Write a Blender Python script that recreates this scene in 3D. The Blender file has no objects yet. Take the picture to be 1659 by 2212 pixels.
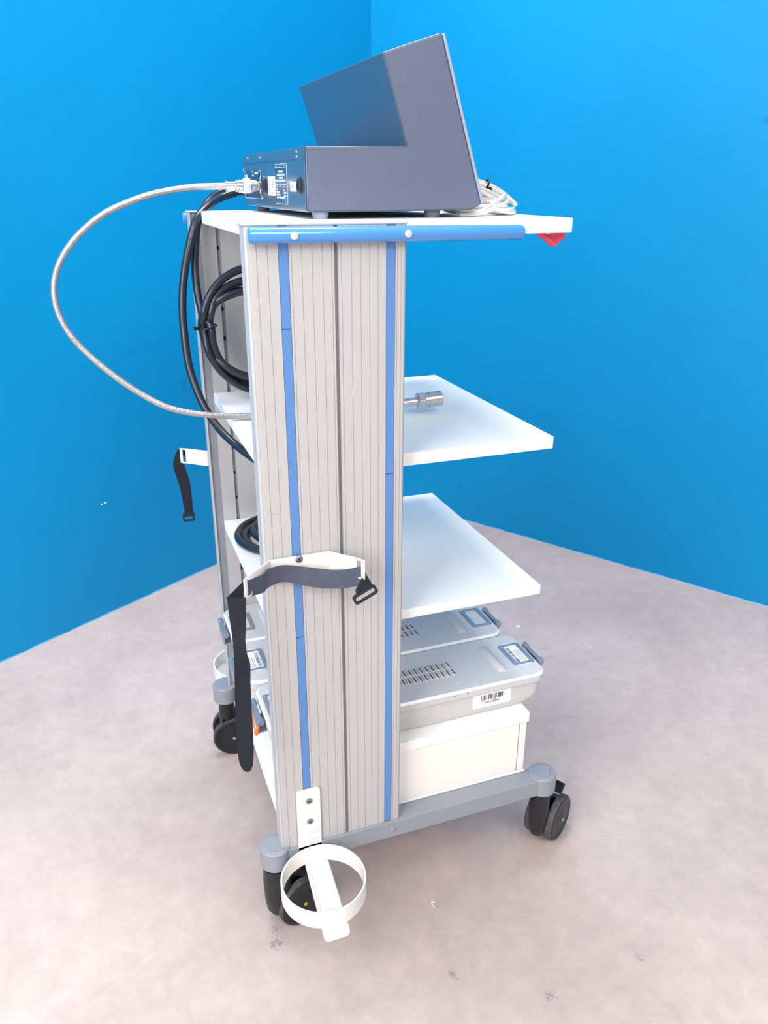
import bpy, bmesh, math, random
from mathutils import Vector, Matrix
from math import sin, cos, pi, radians
random.seed(7)
S = bpy.context.scene
C = S.collection
V = Vector

# ------------------------------------------------------------------ materials
def s2l(c):
    return tuple((x/12.92 if x <= .04045 else ((x+.055)/1.055)**2.4) for x in c)

def mat(name, rgb, rough=.5, metal=0., var=0., vscale=8., bump=0., bscale=200., coat=0., spec=.5, rvar=0.):
    m = bpy.data.materials.new(name); m.use_nodes = True
    nt = m.node_tree; b = nt.nodes['Principled BSDF']
    lin = s2l(rgb)
    b.inputs['Base Color'].default_value = (*lin, 1)
    b.inputs['Roughness'].default_value = rough
    b.inputs['Metallic'].default_value = metal
    b.inputs['Coat Weight'].default_value = coat
    b.inputs['Coat Roughness'].default_value = .15
    b.inputs['Specular IOR Level'].default_value = spec
    tc = nt.nodes.new('ShaderNodeTexCoord')
    if var:
        n = nt.nodes.new('ShaderNodeTexNoise'); n.inputs['Scale'].default_value = vscale
        n.inputs['Detail'].default_value = 5
        r = nt.nodes.new('ShaderNodeValToRGB')
        r.color_ramp.elements[0].position = .3; r.color_ramp.elements[1].position = .7
        r.color_ramp.elements[0].color = (*[c*(1-var) for c in lin], 1)
        r.color_ramp.elements[1].color = (*[min(1, c*(1+var)) for c in lin], 1)
        nt.links.new(tc.outputs['Object'], n.inputs['Vector'])
        nt.links.new(n.outputs['Fac'], r.inputs['Fac'])
        nt.links.new(r.outputs['Color'], b.inputs['Base Color'])
    if bump:
        n2 = nt.nodes.new('ShaderNodeTexNoise'); n2.inputs['Scale'].default_value = bscale
        n2.inputs['Detail'].default_value = 3
        bp = nt.nodes.new('ShaderNodeBump'); bp.inputs['Strength'].default_value = bump
        bp.inputs['Distance'].default_value = .001
        nt.links.new(tc.outputs['Object'], n2.inputs['Vector'])
        nt.links.new(n2.outputs['Fac'], bp.inputs['Height'])
        nt.links.new(bp.outputs['Normal'], b.inputs['Normal'])
    return m

M = {}
M['alu']      = mat('satin_aluminium', (.735, .725, .725), .45, .12, .02, 3)
M['alu_line'] = mat('aluminium_groove', (.64, .635, .64), .6, .1)
M['alu_band'] = mat('grey_channel', (.56, .57, .61), .5, .2)
M['gap']      = mat('dark_groove', (.56, .55, .57), .6)
M['blue']     = mat('blue_plastic_strip', (.34, .515, .745), .4, 0, .03, 4)
M['blue_rail']= mat('blue_lacquered_tube', (.30, .58, .86), .2, .0, .03, 6, coat=.7)
M['white']    = mat('white_laminate', (.95, .945, .935), .55, 0, .01, 4, spec=.25)
M['cream']    = mat('cream_laminate', (.94, .92, .90), .5, 0, .01, 4, spec=.3)
M['cream_paint'] = mat('cream_enamel', (.93, .915, .885), .32, 0, .02, 30, coat=.2)
M['beam']     = mat('grey_painted_steel', (.56, .575, .605), .42, 0, .03, 9)
M['black_pl'] = mat('black_castor_plastic', (.095, .105, .125), .4, 0, .1, 30)
M['rubber']   = mat('worn_grey_rubber', (.29, .29, .29), .7, 0, .4, 90)
M['yellow']   = mat('yellow_cap', (.75, .66, .25), .5)
M['steel']    = mat('bright_steel', (.80, .79, .80), .22, .95)
M['steel_d']  = mat('dull_steel', (.62, .63, .66), .35, .9)
M['braid']    = mat('steel_braid', (.70, .69, .70), .34, .75, .15, 160, bump=.6, bscale=420)
M['dev']      = mat('slate_grey_paint', (.375, .40, .49), .42, 0, .04, 200, bump=.1, bscale=500)
M['dev_rim']  = mat('slate_grey_edge', (.60, .64, .72), .4, .0)
M['dev_gloss']= mat('slate_grey_gloss', (.33, .385, .46), .25, .35, .03, 60, coat=.5)
M['dev_dark'] = mat('dark_print_panel', (.20, .27, .36), .4)
M['print']    = mat('pale_print', (.72, .80, .87), .5)
M['paper']    = mat('white_label_paper', (.93, .93, .94), .5)
M['ink']      = mat('black_ink', (.12, .12, .14), .6)
M['ink_soft'] = mat('grey_ink', (.52, .54, .58), .6)
M['foot']     = mat('grey_rubber_foot', (.36, .38, .43), .6)
M['cable']    = mat('black_rubber_cable', (.115, .135, .18), .3, 0, .1, 30, coat=.2)
M['web']      = mat('black_webbing', (.075, .095, .145), .8, 0, .12, 90, bump=.5, bscale=700)
M['web_in']   = mat('charcoal_webbing_lining', (.285, .305, .375), .62, 0, .1, 60, bump=.3, bscale=500)
M['buckle']   = mat('black_buckle_plastic', (.12, .13, .16), .35)
M['tray']     = mat('satin_container_metal', (.80, .795, .80), .55, .05, .02, 20, spec=.25)
M['tray_b']   = mat('grey_container_body', (.79, .775, .775), .5, .0, .02, 20, spec=.3)
M['tray_edge'] = mat('painted_rim_highlight', (.93, .93, .93), .4, .1, .03, 60)  # near-white chamfer colour paints in the highlight along the lid rim
M['holder']   = mat('polished_holder_metal', (.62, .65, .70), .36, .6)
M['slot']     = mat('vent_shadow_metal', (.33, .34, .38), .5, .1)
M['orange']   = mat('orange_seal_plastic', (.95, .45, .12), .4)
M['red']      = mat('red_plastic', (.88, .28, .37), .35)
M['clear']    = mat('pale_vinyl_cable', (.84, .82, .80), .3, 0, .08, 40, coat=.4)
M['tie']      = mat('black_tie', (.05, .05, .06), .4)
M['hole']     = mat('peg_hole_black', (.03, .03, .035), .8)

# ------------------------------------------------------------------ mesh builder
class MB:
    def __init__(self):
        self.bm = bmesh.new(); self.mi = 0; self.mats = []
    def use(self, key):
        m = M[key] if isinstance(key, str) else key
        if m not in self.mats: self.mats.append(m)
        self.mi = self.mats.index(m); return self
    def face(self, vs):
        try:
            f = self.bm.faces.new(vs); f.material_index = self.mi; return f
        except ValueError:
            return None
    def box(self, a, b, mx=None):
        x0, y0, z0 = a; x1, y1, z1 = b
        P = [V((x, y, z)) for x in (x0, x1) for y in (y0, y1) for z in (z0, z1)]
        if mx: P = [mx @ p for p in P]
        v = [self.bm.verts.new(p) for p in P]
        for q in ((0,1,3,2),(4,6,7,5),(0,4,5,1),(2,3,7,6),(0,2,6,4),(1,5,7,3)):
            self.face([v[i] for i in q])
        return self
    def loft(self, rings, caps=True, close=True):
        R = [[self.bm.verts.new(p) for p in r] for r in rings]
        n = len(R[0])
        for a, b in zip(R, R[1:]):
            for i in range(n if close else n-1):
                j = (i+1) % n
                self.face((a[i], a[j], b[j], b[i]))
        if caps:
            self.face(list(reversed(R[0]))); self.face(R[-1])
        return self
    def prism(self, pts, axis, lo, hi, mx=None):
        """2D polygon extruded along an axis; pts are the two other coordinates in xyz order."""
        def mk(p, h):
            q = {'x': (h, p[0], p[1]), 'y': (p[0], h, p[1]), 'z': (p[0], p[1], h)}[axis]
            q = V(q); return mx @ q if mx else q
        return self.loft([[mk(p, lo) for p in pts], [mk(p, hi) for p in pts]])
    def cyl(self, p0, p1, r0, r1=None, n=24, caps=True):
        p0, p1 = V(p0), V(p1); r1 = r0 if r1 is None else r1
        d = (p1-p0).normalized(); u = d.orthogonal().normalized(); w = d.cross(u)
        ring = lambda p, r: [p + (u*cos(2*pi*i/n)+w*sin(2*pi*i/n))*r for i in range(n)]
        return self.loft([ring(p0, r0), ring(p1, r1)], caps)
    def lathe(self, p0, axis, prof, n=28):
        """prof: (distance along the axis, radius)"""
        p0 = V(p0); d = V(axis).normalized(); u = d.orthogonal().normalized(); w = d.cross(u)
        return self.loft([[p0+d*h+(u*cos(2*pi*i/n)+w*sin(2*pi*i/n))*max(r, 1e-5) for i in range(n)] for h, r in prof])
    def tube(self, pts, r, n=12, closed=False):
        P = [V(p) for p in pts]; m = len(P); rings = []; u = None
        for i, p in enumerate(P):
            if closed: d = (P[(i+1) % m]-P[i-1])
            else: d = P[min(i+1, m-1)]-P[max(i-1, 0)]
            d.normalize()
            if u is None: u = d.orthogonal().normalized()
            u = (u-d*u.dot(d)).normalized(); w = d.cross(u)
            rr = r[i] if isinstance(r, (list, tuple)) else r
            rings.append([p+(u*cos(2*pi*k/n)+w*sin(2*pi*k/n))*rr for k in range(n)])
        if closed: rings.append(rings[0])
        return self.loft(rings, not closed)
    def ribbon(self, A, B, t, nrm=None):
        """A strap between two edge polylines with thickness t."""
        rings = []; m = len(A)
        for i in range(m):
            a, b = V(A[i]), V(B[i])
            tg = V(A[min(i+1, m-1)])-V(A[max(i-1, 0)]) + V(B[min(i+1, m-1)])-V(B[max(i-1, 0)])
            k = tg.cross(b-a)
            k = k.normalized()*t*.5 if k.length > 1e-9 else V((0, t*.5, 0))
            rings.append([a-k, b-k, b+k, a+k])
        return self.loft(rings)
    def text(self, s, size, mx, depth=.0003, align='LEFT'):
        cu = bpy.data.curves.new('t', 'FONT'); cu.body = s; cu.size = size; cu.extrude = depth
        cu.align_x = align; cu.resolution_u = 2
        o = bpy.data.objects.new('t', cu); C.objects.link(o)
        dg = bpy.context.evaluated_depsgraph_get(); dg.update()
        me = bpy.data.meshes.new_from_object(o.evaluated_get(dg))
        n0 = len(self.bm.verts); f0 = len(self.bm.faces)
        self.bm.from_mesh(me)
        self.bm.verts.ensure_lookup_table(); self.bm.faces.ensure_lookup_table()
        for v in self.bm.verts[n0:]: v.co = mx @ v.co
        for f in self.bm.faces[f0:]: f.material_index = self.mi
        bpy.data.objects.remove(o); bpy.data.curves.remove(cu); bpy.data.meshes.remove(me)
        return self
    def build(self, name, parent=None, bevel=0., seg=2, smooth=32, label=None, weld=True, kind=None):
        bm = self.bm
        if weld: bmesh.ops.remove_doubles(bm, verts=bm.verts, dist=1e-6)
        bmesh.ops.recalc_face_normals(bm, faces=bm.faces)
        me = bpy.data.meshes.new(name); bm.to_mesh(me); bm.free()
        for m in self.mats: me.materials.append(m)
        me.shade_smooth(); me.set_sharp_from_angle(angle=radians(smooth))
        o = bpy.data.objects.new(name, me); C.objects.link(o)
        if bevel:
            b = o.modifiers.new('bevel', 'BEVEL'); b.width = bevel; b.segments = seg
            b.limit_method = 'ANGLE'; b.angle_limit = radians(40); b.harden_normals = True
        if parent is not None:
            o.parent = parent
            # a thing's Empty stands at its base; its parts keep their place in the room
            o.matrix_parent_inverse = Matrix.Translation(-parent.location) if parent.parent is None else Matrix()
        if label: o['label'] = label
        if kind: o['kind'] = kind
        return o

def tag(o, label, cat, group=None):
    o['label'] = label; o['category'] = cat
    if group: o['group'] = group
    return o
def thing(name, label, cat, loc=(0, 0, 0), group=None):
    o = bpy.data.objects.new(name, None); C.objects.link(o); o.location = loc
    o.empty_display_size = .05
    return tag(o, label, cat, group)

def spline(pts, k=8):
    """Catmull-Rom through the points."""
    P = [V(p) for p in pts]; out = []
    for i in range(len(P)-1):
        a, b, c, d = P[max(i-1, 0)], P[i], P[i+1], P[min(i+2, len(P)-1)]
        for j in range(k):
            t = j/k
            out.append(.5*((2*b)+(c-a)*t+(2*a-5*b+4*c-d)*t*t+(3*b-a-3*c+d)*t**3))
    out.append(P[-1]); return out
def rrect(x0, y0, x1, y1, r, n=6):
    pts = []
    for cx, cy, a in ((x1-r, y1-r, 0), (x0+r, y1-r, 90), (x0+r, y0+r, 180), (x1-r, y0+r, 270)):
        for i in range(n+1):
            t = radians(a+90*i/n); pts.append((cx+r*cos(t), cy+r*sin(t)))
    return pts

# ------------------------------------------------------------------ room
PHI = 1.0151
CORNER = V((.9105, 2.0765, 0))
DR = V((cos(PHI), -sin(PHI), 0)); DL = V((-sin(PHI), -cos(PHI), 0))

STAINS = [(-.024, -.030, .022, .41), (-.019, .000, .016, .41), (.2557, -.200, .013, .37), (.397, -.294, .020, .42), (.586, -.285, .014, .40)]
def floor_mat():
    m = bpy.data.materials.new('mottled_grey_floor'); m.use_nodes = True
    nt = m.node_tree; N = nt.nodes; L = nt.links; b = N['Principled BSDF']
    b.inputs['Roughness'].default_value = .55; b.inputs['Specular IOR Level'].default_value = .35
    tc = N.new('ShaderNodeTexCoord')
    def noise(sc, det=6, rough=.6, dist=0):
        n = N.new('ShaderNodeTexNoise'); n.inputs['Scale'].default_value = sc; n.inputs['Detail'].default_value = det
        n.inputs['Roughness'].default_value = rough; n.inputs['Distortion'].default_value = dist
        L.new(tc.outputs['Object'], n.inputs['Vector']); return n.outputs['Fac']
    def ramp(f, p0, p1, c0, c1):
        r = N.new('ShaderNodeValToRGB'); e = r.color_ramp.elements
        e[0].position, e[1].position = p0, p1; e[0].color = (*c0, 1); e[1].color = (*c1, 1)
        L.new(f, r.inputs['Fac']); return r.outputs['Color']
    def mix(kind, f, a, c):
        x = N.new('ShaderNodeMix'); x.data_type = 'RGBA'; x.blend_type = kind
        if isinstance(f, float): x.inputs[0].default_value = f
        else: L.new(f, x.inputs[0])
        L.new(a, x.inputs[6])
        if isinstance(c, tuple): x.inputs[7].default_value = (*c, 1)
        else: L.new(c, x.inputs[7])
        return x.outputs[2]
    base = ramp(noise(2.2, 8, .65, .6), .3, .72, s2l((.735, .66, .63)), s2l((.825, .75, .715)))
    fine = ramp(noise(24, 9, .78, .35), .33, .7, (.86, .86, .87), (1.06, 1.055, 1.05))
    broad = ramp(noise(1.1, 4, .6, .8), .3, .7, (.95, .945, .96), (1.03, 1.03, 1.02))
    col = mix('MULTIPLY', 1.0, mix('MULTIPLY', 1.0, base, fine), broad)
    speck = ramp(noise(11, 9, .75, 2.5), .67, .75, (0, 0, 0), (.45, .45, .45))
    col = mix('MIX', speck, col, s2l((.50, .49, .51)))
    scuff = ramp(noise(4.6, 10, .8, 4.), .735, .775, (0, 0, 0), (.55, .55, .55))
    col = mix('MIX', scuff, col, s2l((.42, .42, .45)))
    pale = ramp(noise(17, 9, .7, 3.), .70, .76, (0, 0, 0), (.3, .3, .3))
    col = mix('MIX', pale, col, s2l((.93, .92, .92)))
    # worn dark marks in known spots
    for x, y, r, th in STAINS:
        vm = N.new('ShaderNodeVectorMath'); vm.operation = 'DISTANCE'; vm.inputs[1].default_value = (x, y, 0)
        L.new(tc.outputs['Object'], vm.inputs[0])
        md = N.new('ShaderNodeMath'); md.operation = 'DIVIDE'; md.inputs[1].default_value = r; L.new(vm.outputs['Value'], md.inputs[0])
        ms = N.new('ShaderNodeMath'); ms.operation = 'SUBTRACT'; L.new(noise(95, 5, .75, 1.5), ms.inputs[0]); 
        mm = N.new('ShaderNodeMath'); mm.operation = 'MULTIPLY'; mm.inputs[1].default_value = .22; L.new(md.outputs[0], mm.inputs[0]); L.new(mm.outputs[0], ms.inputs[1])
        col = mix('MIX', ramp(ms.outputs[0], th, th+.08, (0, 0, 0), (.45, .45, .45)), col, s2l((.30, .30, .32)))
    L.new(col, b.inputs['Base Color'])
    bp = N.new('ShaderNodeBump'); bp.inputs['Strength'].default_value = .15; bp.inputs['Distance'].default_value = .002
    L.new(noise(60), bp.inputs['Height']); L.new(bp.outputs['Normal'], b.inputs['Normal'])
    return m

def wall_mat(name):
    m = bpy.data.materials.new(name); m.use_nodes = True
    nt = m.node_tree; N = nt.nodes; L = nt.links; b = N['Principled BSDF']
    b.inputs['Roughness'].default_value = .5; b.inputs['Specular IOR Level'].default_value = .25
    tc = N.new('ShaderNodeTexCoord')
    def noise(sc, det=6, rough=.6, dist=0):
        n = N.new('ShaderNodeTexNoise'); n.inputs['Scale'].default_value = sc; n.inputs['Detail'].default_value = det
        n.inputs['Roughness'].default_value = rough; n.inputs['Distortion'].default_value = dist
        L.new(tc.outputs['Object'], n.inputs['Vector']); return n.outputs['Fac']
    r = N.new('ShaderNodeValToRGB'); e = r.color_ramp.elements
    e[0].position, e[1].position = .3, .7
    e[0].color = (*s2l((.0, .525, .735)), 1); e[1].color = (*s2l((.0, .55, .762)), 1)
    L.new(noise(1.6, 5), r.inputs['Fac'])
    r2 = N.new('ShaderNodeValToRGB'); e = r2.color_ramp.elements
    e[0].position, e[1].position = .705, .76; e[0].color = (0, 0, 0, 1); e[1].color = (.5, .5, .5, 1)
    L.new(noise(4.3, 6, .6, 1.4), r2.inputs['Fac'])
    x = N.new('ShaderNodeMix'); x.data_type = 'RGBA'
    L.new(r2.outputs['Color'], x.inputs[0]); L.new(r.outputs['Color'], x.inputs[6])
    x.inputs[7].default_value = (*s2l((.07, .34, .62)), 1)
    # dusty worn paint in a ragged line along the skirting
    sp = N.new('ShaderNodeSeparateXYZ'); L.new(tc.outputs['Object'], sp.inputs[0])
    ad = N.new('ShaderNodeMath'); ad.operation = 'MULTIPLY_ADD'; ad.inputs[1].default_value = .016; ad.inputs[2].default_value = -.0035
    L.new(noise(14, 8, .7), ad.inputs[0])
    lt = N.new('ShaderNodeMath'); lt.operation = 'LESS_THAN'
    L.new(sp.outputs['Z'], lt.inputs[0]); L.new(ad.outputs[0], lt.inputs[1])
    x2 = N.new('ShaderNodeMix'); x2.data_type = 'RGBA'
    L.new(lt.outputs[0], x2.inputs[0]); L.new(x.outputs[2], x2.inputs[6])
    x2.inputs[7].default_value = (*s2l((.50, .74, .90)), 1)
    L.new(x2.outputs[2], b.inputs['Base Color'])
    bp = N.new('ShaderNodeBump'); bp.inputs['Strength'].default_value = .12; bp.inputs['Distance'].default_value = .002
    L.new(noise(90), bp.inputs['Height']); L.new(bp.outputs['Normal'], b.inputs['Normal'])
    return m

fl = MB().use(floor_mat())
fl.box((-6, -6, -.1), (6, 6, 0)); fl.build('floor', kind='structure')
wm = wall_mat('blue_wall_paint')
def wall(name, d, length, out):
    w = MB().use(wm)
    a = CORNER; b2 = CORNER+d*length
    o = out*.1
    pts = [(p.x, p.y) for p in (a, b2, b2+o, a+o)]
    w.prism(pts, 'z', 0, 3.3); return w.build(name, kind='structure')
wall('wall_right', DR, 4.2, V((sin(PHI), cos(PHI), 0)))
wl = wall('wall_left', DL, 4.2, V((-cos(PHI), sin(PHI), 0)))
ch = MB().use('paper')
for t_, z_, w_, h_ in ((1.334, .377, .0045, .0020), (1.348, .376, .0030, .0026)):
    c_ = CORNER+DL*t_+V((0, 0, z_)); n_ = V((cos(PHI), -sin(PHI), 0))
    ch.loft([[c_+DL*(w_*cos(a))+V((0, 0, h_*sin(a)))+n_*h for a in [2*pi*i/9+.3 for i in range(9)]] for h in (-.001, .0004)])
ch.build('paint_chip', wl, kind='structure')

# ------------------------------------------------------------------ trolley
W = .2283; ZB = .1894; ZT = 1.2485; T = .029; YI = .533; YT = .5618
TX = (.26, .28)
trolley = thing('equipment_trolley', 'tall aluminium equipment trolley with white shelves, blue strips and grey castor base', 'trolley', (.26, .28, 0))

GROOVES = [.0155, .0300, .0625, .0765, .0910, .1055, .1185, .1322, .1465, .1600, .1730, .1860, .2145, .2205]
CH = [(.0446, .0589, .0035), (.1217, .1277, .006), (.1975, .2117, .0035)]   # channels: two strips and the middle slot

def outer_profile():
    """(x, depth below the outer face) from the rear to the front."""
    ev = [(g-.00045, g+.00045, .0006) for g in GROOVES]+CH
    ev.sort(); p = []
    for a, b, d in ev:
        p += [(a, 0), (a+.0001, d), (b-.0001, d), (b, 0)]
    return p

def make_column(near):
    face = 0. if near else YT
    sg = 1. if near else -1.
    R = .007
    prof = []
    # rounded rear nose, outer face with grooves, square-ish front edge
    for i in range(7):
        t = pi/2*i/6; prof.append((R-R*cos(t), R-R*sin(t)))
    prof += outer_profile()
    for i in range(5):
        t = pi/2*i/4; prof.append((W-.004+.004*sin(t), .004-.004*cos(t)))
    # inner face: front to rear, with a peg slot and a grey rear channel
    prof += [(W, T-.002), (W-.002, T), (.1802, T), (.1800, T-.005), (.1732, T-.005), (.1730, T)]
    prof += [(.0558, T), (.0556, T-.005), (.0487, T-.005), (.0485, T), (.0208, T), (.0206, T-.004), (.0034, T-.004), (.0032, T), (.0012, T), (0, T-.0015)]
    o = MB().use('alu')
    o.prism([(x, face+sg*d) for x, d in prof], 'z', ZB, ZT)
    col = o.build('side_column', trolley, smooth=25)
    # colour of the sunk parts
    me = col.data
    for k in ('alu_band', 'gap', 'alu_line'): me.materials.append(M[k])
    for f in me.polygons:
        c = f.center
        d = (c.y-face)*sg
        if abs(f.normal.z) > .5: continue
        if abs(d-(T-.004)) < .0004: f.material_index = 1
        elif abs(d-(T-.005)) < .0004: f.material_index = 1
        elif abs(d-.006) < .0004: f.material_index = 2
        elif abs(d-.0006) < .0002 and abs(f.normal.y) > .5: f.material_index = 3
    # end plate on top
    e = MB().use('alu'); a, b = sorted((face-sg*.0015, face+sg*(T+.001)))
    e.box((-.002, a, ZT), (W+.001, b, ZT+.0025)); e.build('end_plate', col, .0008)
    # blue inlay strips, in lengths
    def strip(x0, x1, z0, z1):
        s = MB().use('blue'); a, b = sorted((face+sg*.0006, face+sg*.0034))
        s.box((x0+.0004, a, z0), (x1-.0004, b, z1)); s.build('blue_strip', col, .0004, 1)
    for z0, z1 in ((ZB+.002, .6225-.0006), (.6225+.0006, 1.1137-.0006), (1.1137+.0006, ZT-.004)): strip(.0446, .0589, z0, z1)
    for z0, z1 in ((ZB+.002, .884-.0006), (.884+.0006, ZT-.004)): strip(.1975, .2117, z0, z1)
    # peg holes in the inner slot
    for xs in (.0498,):
        z = 1.184
        while z > .4:
            h = MB().use('hole'); yy = face+sg*(T-.0049)
            h.cyl((xs, yy-sg*.002, z), (xs, yy+sg*.0003, z), .0043, n=20); h.build('peg_hole', col)
            z -= .0574
    return col
col_near = make_column(True); col_far = make_column(False)

# push handles along the tops
def make_handle(near):
    y = -.0118 if near else YT+.0118
    x0, x1 = (.0035, .4045) if near else (-.0065, .395); z = 1.2375; r = .0104
    o = MB().use('blue_rail')
    o.lathe((x0, y, z), (1, 0, -.006), [(0, r*.55), (.0006, r*.85), (.002, r), (x1-x0-.004, r), (x1-x0-.0012, r*.86), (x1-x0, r*.5)], 32)
    h = o.build('push_handle', trolley, smooth=40)
    for x in (.0622, .2217):
        b = MB().use('tray_b'); s = -1 if near else 1
        b.lathe((x, y+s*(r-.0025), z-.001), (0, s, 0), [(0, .0052), (.0035, .0052), (.0047, .0043), (.0053, .002)], 24); b.build('bolt', h)
    return h
make_handle(True); make_handle(False)

# shelves
def make_shelf(name, z, th, notches=False, x1=.5155):
    y0, y1, xr = .0325, YI-.0005, .0202
    o = MB().use('white')
    pts = [(xr, y0)]
    if notches:
        for yc in (.394, .449): pts += [(xr, yc-.0016), (xr+.003, yc-.0016), (xr+.003, yc+.0016), (xr, yc+.0016)]
    pts += [(xr, y1), (x1, y1), (x1, y0)]
    o.prism(pts, 'z', z-th, z)
    return o.build(name, trolley, .0011)
top_shelf = make_shelf('top_shelf', 1.2517, .0215, True)
for yc in (.394, .449):
    j = MB().use('alu_band'); j.box((.0206, yc-.0015, 1.2306), (.0224, yc+.0015, 1.2512)); j.build('edge_joint', top_shelf)
make_shelf('shelf', .9029, .0215); make_shelf('shelf', .6184, .0185)

# drawer cabinet on the base
cab = MB().use('cream')
cab.box((.030, .0360, .1935), (.497, YI-.003, .3128)); cab = cab.build('drawer_cabinet', trolley, .001)
ld = MB().use('white'); ld.box((.022, .0310, .3140), (.5155, YI-.001, .3358)); ld.build('cabinet_lid', cab, .001)
df = MB().use('cream'); df.box((.4982, .0335, .1960), (.5120, YI-.003, .3115)); df.build('drawer_front', cab, .001)
bl = MB().use('white'); bl.box((.012, .0320, .1900), (.5150, YI-.002, .1934)); bl.build('base_board', cab, .0008)
sp = MB().use('cream'); sp.box((.034, .0342, .1960), (.4955, .0362, .3118)); sp.build('side_panel', cab, .0006)

# base beams, corner caps and castors
def make_beam(near):
    y0, y1 = (-.0046, .036) if near else (YT-.036, YT+.0046)
    yc = .0155 if near else YT-.0155
    ys = -.0046 if near else YT+.0046; s = -1 if near else 1
    o = MB().use('beam'); o.box((-.008, y0, .1514), (.5475, y1, ZB-.0002)); b = o.build('base_beam', trolley, .0018)
    for xc, sgn in ((-.008, 1), (.5475, -1)):
        k = MB().use('beam'); r = .0285
        k.lathe((xc, yc, .1505), (0, 0, 1), [(0, r-.001), (.001, r), (.0400, r), (.0415, r-.0012), (.0420, r-.003)], 40)
        # raised arrow-shaped pad on top
        pts = [(xc-sgn*.019, yc+.004), (xc-sgn*.008, yc-.017), (xc+sgn*.024, yc-.017), (xc+sgn*.024, yc+.017), (xc-sgn*.008, yc+.019)]
        k.prism(pts, 'z', .1920, .1944)
        k.build('corner_cap', b, .0007)
    d = MB().use('beam'); d.lathe((.213, ys+s*.0002, .171), (0, s, 0), [(-.001, .0055), (.0008, .0055), (.0022, .0038), (.0028, .001)], 24); d.build('beam_bolt', b)
    return yc
yn = make_beam(True); yf = make_beam(False)

def make_castor(sw, ctr, ang, dots, hr=1.):
    """sw: swivel xy; ctr: axle centre xy; ang: direction of the axle in the plan (degrees)."""
    n = V((cos(radians(ang)), sin(radians(ang)), 0)); c = V((ctr[0], ctr[1], .05)); R = .05
    hs = MB().use('black_pl')
    hs.lathe((sw[0], sw[1], .152), (0, 0, -1), [(h_, r_*(hr if h_ > .0082 else 1)) for h_, r_ in [(0, .0235), (.003, .0235), (.0035, .0215), (.008, .0215), (.0085, .0245), (.040, .0262), (.085, .0250), (.108, .0225), (.118, .0170)]], 32)
    # hood that carries the axle between the wheels
    tdir = (c-V((sw[0], sw[1], .05))); tdir.z = 0
    if tdir.length < .004: tdir = V((-n.y, n.x, 0))
    tdir.normalize()
    pts = []
    for i in range(15):
        a = -pi*.5+pi*1.35*i/14
        pts.append((cos(a)*.044, sin(a)*.044))
    L = [c+tdir*p[0]+V((0, 0, p[1]))-n*.0125 for p in pts]+[V((sw[0], sw[1], .13))-n*.0125]
    hs.loft([L, [p+n*.025 for p in L]])
    root = hs.build('castor', trolley, smooth=35)
    for s in (1, -1):
        w = MB().use('black_pl'); p = c+n*s*.014
        w.lathe(p, n*s, [(0, .02), (0, R-.003), (.003, R)], 48)
        w.use('rubber'); w.lathe(p, n*s, [(.003, R), (.014, R), (.0168, R-.0018)], 48)
        w.use('black_pl'); w.lathe(p, n*s, [(.0168, R-.0018), (.018, R-.0045), (.0185, R-.006), (.0172, R-.010), (.0168, R-.020), (.0185, R-.032), (.0205, .010), (.0205, 0)], 48)
        w.build('wheel', root, smooth=35)
        h = MB().use(dots); h.lathe(p+n*s*.0195, n*s, [(0, .0040), (.0020, .0040), (.0030, .0026), (.0032, 0)], 20); h.build('hub_cap', root)
    return root
make_castor((-.008, yn), (.028, .026), -72, 'yellow')
make_castor((.5475, yn), (.588, .041), -57, 'steel', .8)
c3 = make_castor((-.008, yf), (.005, .552), -97, 'steel', .74)
c4 = make_castor((.5475, yf), (.580, yf+.008), -95, 'steel')
# brake pedal of the front castor
bp = MB().use('black_pl'); bp.box((-.012, -.010, -.003), (.012, .010, .003), Matrix.Translation((.606, .035, .118)) @ Matrix.Rotation(radians(30), 4, 'Z') @ Matrix.Rotation(radians(-50), 4, 'Y'))
bp.build('brake_pedal', [o for o in bpy.data.objects if o.name == 'castor.001'][0], .001)

# screw with a crossed head
def screw(parent, p, s, r=.0062):
    k = MB().use('steel_d'); p = V(p)
    k.lathe(p, (0, s, 0), [(-.002, r), (.0008, r), (.0019, r*.72), (.0023, r*.3)], 24)
    k.use('ink')
    for a in (35, 125):
        mx = Matrix.Translation(p+V((0, s*.0021, 0))) @ Matrix.Rotation(radians(a), 4, 'Y')
        k.box((-r*.45, -.0004, -r*.1), (r*.45, .0004, r*.1), mx)
    k.build('screw', parent, weld=False)

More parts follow.
